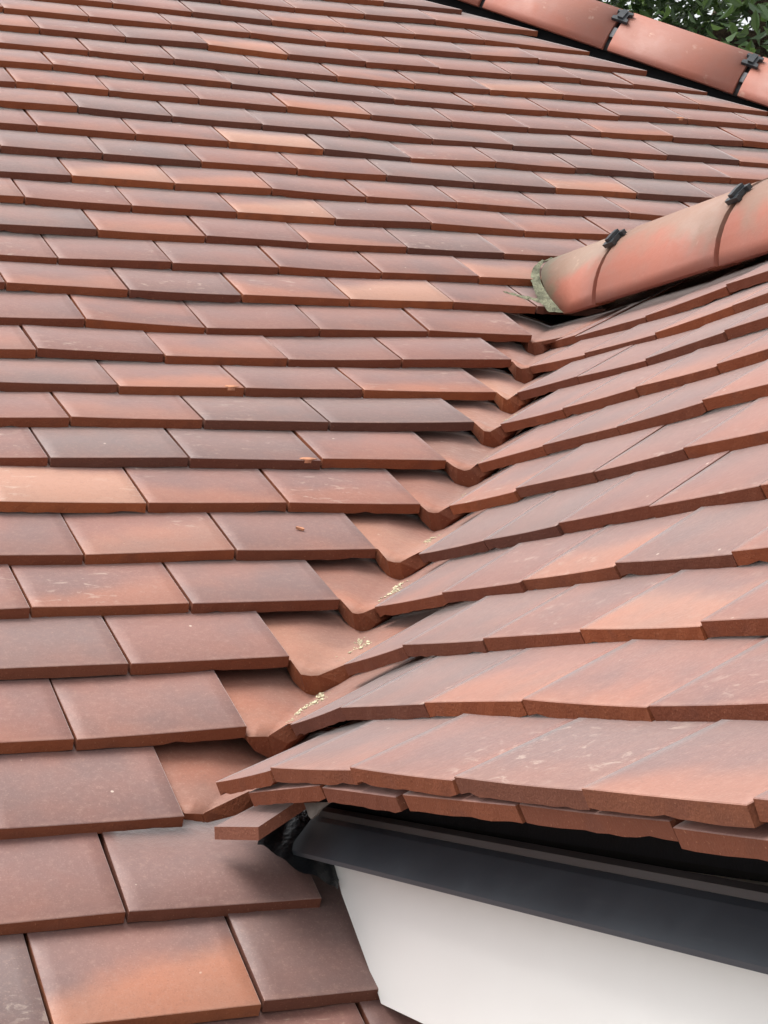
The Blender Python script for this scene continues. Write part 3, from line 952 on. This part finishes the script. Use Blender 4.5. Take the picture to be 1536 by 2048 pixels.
# soffit and cheek wall under it
mesh_obj('soffit', [(FX + .016, -.03, -.008), (FX + .12, -.03, -.008), (FX + .12, -.96, -.052), (FX + .016, -.96, -.052), (FX + .016, -.03, .0), (FX + .12, -.03, .0), (FX + .12, -.96, -.044), (FX + .016, -.96, -.044)],
         [(0, 3, 2, 1), (4, 5, 6, 7), (0, 1, 5, 4), (1, 2, 6, 5), (2, 3, 7, 6), (3, 0, 4, 7)], m_white, dormer)
mesh_obj('cheek_wall', [(.225, .15, .1), (.225, -.94, .1), (.225, -.94, -2.2), (.225, .15, -2.2), (.30, .15, .1), (.30, -.94, .1), (.30, -.94, -2.2), (.30, .15, -2.2)],
         [(0, 1, 2, 3), (4, 7, 6, 5), (0, 4, 5, 1), (1, 5, 6, 2), (2, 6, 7, 3), (3, 7, 4, 0)], m_render, dormer)
# gable end of the dormer (out of the picture to the right)
gv = [(.12, .14), (1.04, .76), (1.95, .15), (1.95, -2.2), (.3, -2.2), (.3, -.03), (.12, -.03)]
vs = [(x, -.945, z) for x, z in gv] + [(x, -.925, z) for x, z in gv]
m = len(gv)
mesh_obj('gable', vs, [tuple(range(m)), tuple(range(2 * m - 1, m - 1, -1))] + [(k, (k + 1) % m, m + (k + 1) % m, m + k) for k in range(m)], m_render, dormer)

# crumpled black membrane spilling out of the valley mouth, between the tile and the board
M0 = [V((.0485, .1058, .1121)), V((.0598, .1002, .107)), V((.0690, .0858, .0945)), V((.0842, .0772, .0861)), V((.0985, .0715, .0790)), V((.1035, .0640, .0725))]
vs, fs = [], []
K, NL = 24, 9
for j in range(NL):
    f = j / (NL - 1)
    for k in range(K + 1):
        t = k / K * (len(M0) - 1)
        i = min(int(t), len(M0) - 2)
        p = M0[i].lerp(M0[i + 1], t - i)
        p = p + V((.05 * f, .085 * f, .072 * f)) * (1 - .45 * k / K)
        nz = noise.noise(p * 55) * .006 + noise.noise(p * 140) * .003
        edge = .0045 * (1 - f) ** 4
        vs.append(p + V((0, -.6, .8)) * (nz * min(1, f * 4) + edge * math.sin(k * .9) * .4) + V((0, 0, .001)))
for j in range(NL - 1):
    for k in range(K):
        a = j * (K + 1) + k
        fs.append((a, a + 1, a + K + 2, a + K + 1))
mesh_obj('membrane', vs, fs, m_membrane, dormer, smooth=True)
# little scrap of grey fabric under the first eaves tiles
fx = [(.046, -.0165, .1537), (.046, -.0727, .1568), (.046, -.0509, .1505), (.046, -.0418, .1455), (.046, -.0305, .1418), (.046, -.0253, .1439)]
mesh_obj('fabric_scrap', fx + [(x + .002, y, z) for x, y, z in fx], [(0, 1, 2, 3, 4, 5), (11, 10, 9, 8, 7, 6)] + [(k, 6 + k, 6 + (k + 1) % 6, (k + 1) % 6) for k in range(6)], m_fabric, dormer)
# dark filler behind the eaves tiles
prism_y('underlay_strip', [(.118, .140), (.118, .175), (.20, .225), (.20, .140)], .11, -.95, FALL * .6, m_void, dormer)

# dormer ridge tiles
RX, RR = .905, .130
R_DIR = V((0, -1, -.0419)).normalized()
R_UP = V((1, 0, 0)).cross(R_DIR)
if R_UP.z < 0:
    R_UP = -R_UP
R_SIDE = V((1, 0, 0))
def ridge_pt(y):
    return V((RX, y, .74223 + .04189 * y))
def main_hit(off, lift):
    """how far up the ridge (negative along) the ridge surface meets the main slope"""
    lo, hi = -.6, .6
    O = ridge_pt(1.0)
    for _ in range(40):
        mdl = (lo + hi) / 2
        p = O + off - R_DIR * mdl
        ys = y_valley(p.z - lift)
        if p.y > ys:
            hi = mdl
        else:
            lo = mdl
    return -lo
joints = [.966, .642]
while joints[-1] > -.8:
    joints.append(joints[-1] - .322)
O1 = ridge_pt(1.0)
def al(y):
    return (1.0 - y) / abs(R_DIR.y)
first = arc_tile('ridge_tile', dormer, O1, R_DIR, R_SIDE, R_UP, RR, 0, al(.966) - .006, mat=m_ridge, startf=lambda off: main_hit(off, -.002) + .012)
first.color = (.9, 1, 0, 1)
first['label'] = 'short ridge tile cut to the main slope, bedded in mortar'
for k, y in enumerate(joints[:-1]):
    ln = al(joints[k + 1]) - al(y)
    o = arc_tile('ridge_tile', dormer, ridge_pt(y) + R_UP * rng.uniform(-.001, .001), R_DIR, R_SIDE, R_UP, RR, .006, ln - .006, mat=m_ridge)
    o.color = (.75 if k < 2 else .5, 0, 0, 1)
    u = arc_tile('union', o, V((0, 0, 0)), V((1, 0, 0)), V((0, 1, 0)), V((0, 0, 1)), RR, -.03, .03, mat=m_edge)
    q = (RR - .007) / RR
    u.matrix_basis = Matrix.Translation((0, .007, 0)) @ Matrix.Diagonal((1, q, q, 1))
    u.color = (.1, .1, 0, 1)
    c_, s_ = clip(o, RR, math.radians(41), math.radians(54), .0135, (math.radians(40), math.radians(90)))

# mortar fillet where the ridge runs into the main slope
vs, fs = [], []
SEG = 40
for k in range(SEG + 1):
    ph = math.radians(1 + 72 * k / SEG)
    taper = max(.12, 1 - (k / SEG) ** 1.2)
    for q in range(6):
        f = q / 5
        rr = RR + .017 * f * taper
        off = R_SIDE * (RR - rr * math.cos(ph)) + R_UP * (rr * math.sin(ph))
        a = main_hit(off, -.002)
        top_ = main_hit(R_SIDE * (RR - RR * math.cos(ph)) + R_UP * (RR * math.sin(ph)), -.002) + .014 * taper
        along = top_ * (1 - f) ** 1.5 + (a + .002) * (1 - (1 - f) ** 1.5)
        p = O1 + off + R_DIR * along
        p += V((0, -.6, .8)) * (noise.noise(p * 60) * .0035 + noise.noise(p * 170) * .0018) * (1 if 0 < q else .3)
        vs.append(p)
for k in range(SEG):
    for q in range(5):
        a = 6 * k + q
        fs.append((a, a + 1, a + 7, a + 6))
mo = mesh_obj('mortar', vs, fs, m_mortar, dormer, smooth=True)
mo['label'] = 'pale greenish mortar sealing the end of the ridge'
# smear of mortar run out over the tile beside it
vs, fs = [], []
NU, NV = 18, 8
for i in range(NU + 1):
    for j in range(NV + 1):
        u, v = i / NU, j / NV
        x = .892 - .040 * u
        wdt = (.024 * (1 - u) ** .6 + .002) * (1 + .5 * noise.noise(V((u * 5, .3, v))))
        s_ = .028 + .040 * u + (v - .5) * wdt + .006 * noise.noise(V((u * 7, 2, 0)))
        Yr, Zr = ROWS[13][0], ROWS[13][1]
        sl = MAIN_S[13]
        p = V((x, Yr, Zr)) + sl * s_ - V((0, -sl.z, sl.y)) * (.1215 * s_)
        h = .0035 * (1 - abs(2 * v - 1) ** 2) * (1 - u * .6) + .0015 * noise.noise(p * 150) - .0008
        vs.append(p + V((0, -sl.z, sl.y)) * h)
for i in range(NU):
    for j in range(NV):
        a = i * (NV + 1) + j
        fs.append((a, a + 1, a + NV + 2, a + NV + 1))
mesh_obj('mortar', vs, fs, m_mortar, dormer, smooth=True)

# ------------------------------------------------------------------ crumbs of pointing left in the valley tiles
def lump(vs, fs, c, r, seed):
    rr = random.Random(seed)
    base = len(vs)
    dirs = [(1, 0, 0), (-1, 0, 0), (0, 1, 0), (0, -1, 0), (0, 0, 1), (0, 0, -1)]
    for d_ in dirs:
        vs.append(c + V(d_) * r * rr.uniform(.55, 1.3))
    for f in ((0, 2, 4), (2, 1, 4), (1, 3, 4), (3, 0, 4), (2, 0, 5), (1, 2, 5), (3, 1, 5), (0, 3, 5)):
        fs.append(tuple(base + i for i in f))
vs, fs = [], []
rc = random.Random(5)
def valley_surface(idx, sv, lat):
    """point on valley tile idx at distance sv up from its tail; lat 0 = bottom of the trough, 1 = right-hand edge"""
    profs, ln = VSURF[idx]
    t = sv / ln * (len(profs) - 1)
    j = min(int(t), len(profs) - 2)
    def at(pr):
        q = lat * 3
        k = min(int(q), 2)
        return pr[4 + k].lerp(pr[5 + k], q - k)
    return at(profs[j]).lerp(at(profs[j + 1]), t - j)
vkeys = sorted(VALLEY)
for n, amount, s0, s1 in ((2, 120, .050, .078), (3, 170, .040, .088), (4, 90, .052, .086), (5, 120, .048, .086), (6, 45, .06, .082), (7, 9, .03, .07), (8, 5, .03, .07), (9, 26, .05, .08), (10, 6, .04, .08)):
    for q in range(amount):
        sv = rc.uniform(s0, s1) if rc.random() < .85 else rc.uniform(s0 - .02, s1 + .005)
        lat = .36 + .10 * math.sin(sv * 160 + n) + rc.gauss(0, .07)
        p = valley_surface(vkeys.index(n), sv, max(.05, min(.8, lat)))
        b0 = len(vs)
        r_ = rc.uniform(.0006, .0015) if rc.random() < .8 else rc.uniform(.0015, .0027)
        lump(vs, fs, V((0, 0, 0)), r_, 900 + q)
        for k in range(b0, len(vs)):
            vs[k] = p + V((vs[k].x, vs[k].y, vs[k].z * .55)) + V((-.2, -.25, .9)) * r_ * .25
cr = mesh_obj('mortar_crumbs', vs, fs, m_crumb)
tag(cr, 'pale yellowish mortar crumbs scattered down the valley tiles', 'mortar', 'stuff')

# loose bits lying on the tiles
def on_tile(n, x, s):
    sl = MAIN_S[n]
    nn = V((0, -sl.z, sl.y))
    return V((x, ROWS[n][0], ROWS[n][1])) + sl * s - nn * (.1215 * s), sl, nn
def bit(name, n, x, s, size, rot, mat, label, cat):
    p, sl, nn = on_tile(n, x, s)
    rr = random.Random(n * 7 + 1)
    e = V((1, 0, 0))
    a = e * math.cos(rot) + sl * math.sin(rot)
    b = sl * math.cos(rot) - e * math.sin(rot)
    out = [(-1, -.6), (-.3, -1), (.8, -.7), (1, .2), (.4, .9), (-.7, .8)]
    vs = []
    for h in (.0002, size[2]):
        for u, v in out:
            vs.append(a * u * size[0] * rr.uniform(.85, 1.1) + b * v * size[1] * rr.uniform(.8, 1.1) + nn * h)
    fs = [tuple(range(5, -1, -1)), tuple(range(6, 12))] + [(k, (k + 1) % 6, 6 + (k + 1) % 6, 6 + k) for k in range(6)]
    o = mesh_obj(name, vs, fs, mat)
    o.location = p
    tag(o, label, cat)
    return o
bit('clay_chip', 6, .262, .052, (.0052, .0016, .003), -.5, m_chip, 'small orange clay chip lying on a smooth brown tile near the valley', 'clay chip')
bit('bark_fragment', 12, -.055, .078, (.0075, .0035, .004), .1, m_bark, 'small dark bark fragment tucked under a tile edge, upper left', 'debris')

# fresh orange spalls on the lower corners of three tiles
for q, (key_, t_) in enumerate(CHIPS.items()):
    if t_ is None:
        continue
    rr = random.Random(70 + q)
    vs = []
    for h, k_ in ((.0006, 1.0), (.0012, .72)):
        for a in range(9):
            an = 2 * math.pi * a / 9
            vs.append((.066 + .011 * k_ * math.cos(an) * rr.uniform(.8, 1.1), .0032 + .0042 * k_ * math.sin(an) * rr.uniform(.8, 1.1), h))
    vs += [(x, max(y, -.0004), -.004) for x, y, z in vs[:9]]
    fs = [tuple(range(9, 18))] + [(a, (a + 1) % 9, 9 + (a + 1) % 9, 9 + a) for a in range(9)] + [(18 + a, 18 + (a + 1) % 9, (a + 1) % 9, a) for a in range(9)]
    mesh_obj('chip', vs, fs, m_chip, t_)

# ------------------------------------------------------------------ tree beyond the hip
tree = thing('broadleaf_tree', 'dark green broadleaf tree beyond the hip tiles with sky showing between leaves', 'tree')
T0 = V((5.6, 6.9, -3.4))
def limb(vs, fs, pts, radii, seg=8):
    base = len(vs)
    for i, p in enumerate(pts):
        d_ = (pts[min(i + 1, len(pts) - 1)] - pts[max(i - 1, 0)]).normalized()
        u = d_.orthogonal().normalized()
        w = d_.cross(u)
        for k in range(seg):
            a = 2 * math.pi * k / seg
            vs.append(p + (u * math.cos(a) + w * math.sin(a)) * radii[i])
    for i in range(len(pts) - 1):
        for k in range(seg):
            a = base + i * seg + k
            b = base + i * seg + (k + 1) % seg
            fs.append((a, b, b + seg, a + seg))
vs, fs = [], []
tp = [T0, T0 + V((.05, .02, 1.6)), T0 + V((-.05, .05, 3.2)), T0 + V((.02, 0, 5.0)), T0 + V((0, .1, 7.2)), T0 + V((.05, .1, 9.0))]
limb(vs, fs, tp, [.24, .19, .17, .13, .08, .03], 12)
mesh_obj('trunk', vs, fs, m_bark, tree, smooth=True)
rt = random.Random(21)
vs, fs = [], []
tips = []
for k in range(34):
    h = rt.uniform(4.0, 8.6)
    az = k * 2.399 + rt.uniform(-.3, .3)
    ln = rt.uniform(1.6, 3.0) * (1.15 - abs(h - 5.8) / 5.5)
    s = T0 + V((0, .05, h - .4))
    d_ = V((math.cos(az), math.sin(az), rt.uniform(.05, .5)))
    m1 = s + d_ * ln * .5 + V((0, 0, rt.uniform(-.1, .2)))
    e = s + d_ * ln + V((0, 0, rt.uniform(-.3, .2)))
    limb(vs, fs, [s, m1, e], [.05, .03, .008], 6)
    for q in range(14):
        tips.append(s.lerp(m1, .5).lerp(e, rt.random()) + V((rt.gauss(0, .33), rt.gauss(0, .33), rt.gauss(0, .28))))
mesh_obj('branch', vs, fs, m_bark, tree, smooth=True)
vs, fs = [], []
for tpt in tips:
    nlv = rt.randint(90, 150)
    sp = rt.uniform(.16, .30)
    for q in range(nlv):
        c = tpt + V((rt.gauss(0, sp), rt.gauss(0, sp), rt.gauss(0, sp * .8)))
        a = V((rt.gauss(0, 1), rt.gauss(0, 1), rt.gauss(-.35, .6))).normalized()
        b = a.cross(V((rt.gauss(0, .5), rt.gauss(0, .5), 1))).normalized()
        n_ = a.cross(b)
        L_ = rt.uniform(.030, .052)
        w_ = L_ * rt.uniform(.38, .52)
        i0 = len(vs)
        k_ = n_ * w_ * .35
        vs += [c - a * L_, c - a * L_ * .45 + b * w_ * .85 + k_, c + a * L_ * .25 + b * w_ * .9 + k_, c + a * L_ - n_ * L_ * .25,
               c + a * L_ * .25 - b * w_ * .9 + k_, c - a * L_ * .45 - b * w_ * .85 + k_]
        fs += [(i0, i0 + 1, i0 + 2, i0 + 3), (i0, i0 + 3, i0 + 4, i0 + 5)]
cw = mesh_obj('crown', vs, fs, m_leaf, tree)
cw['kind'] = 'stuff'
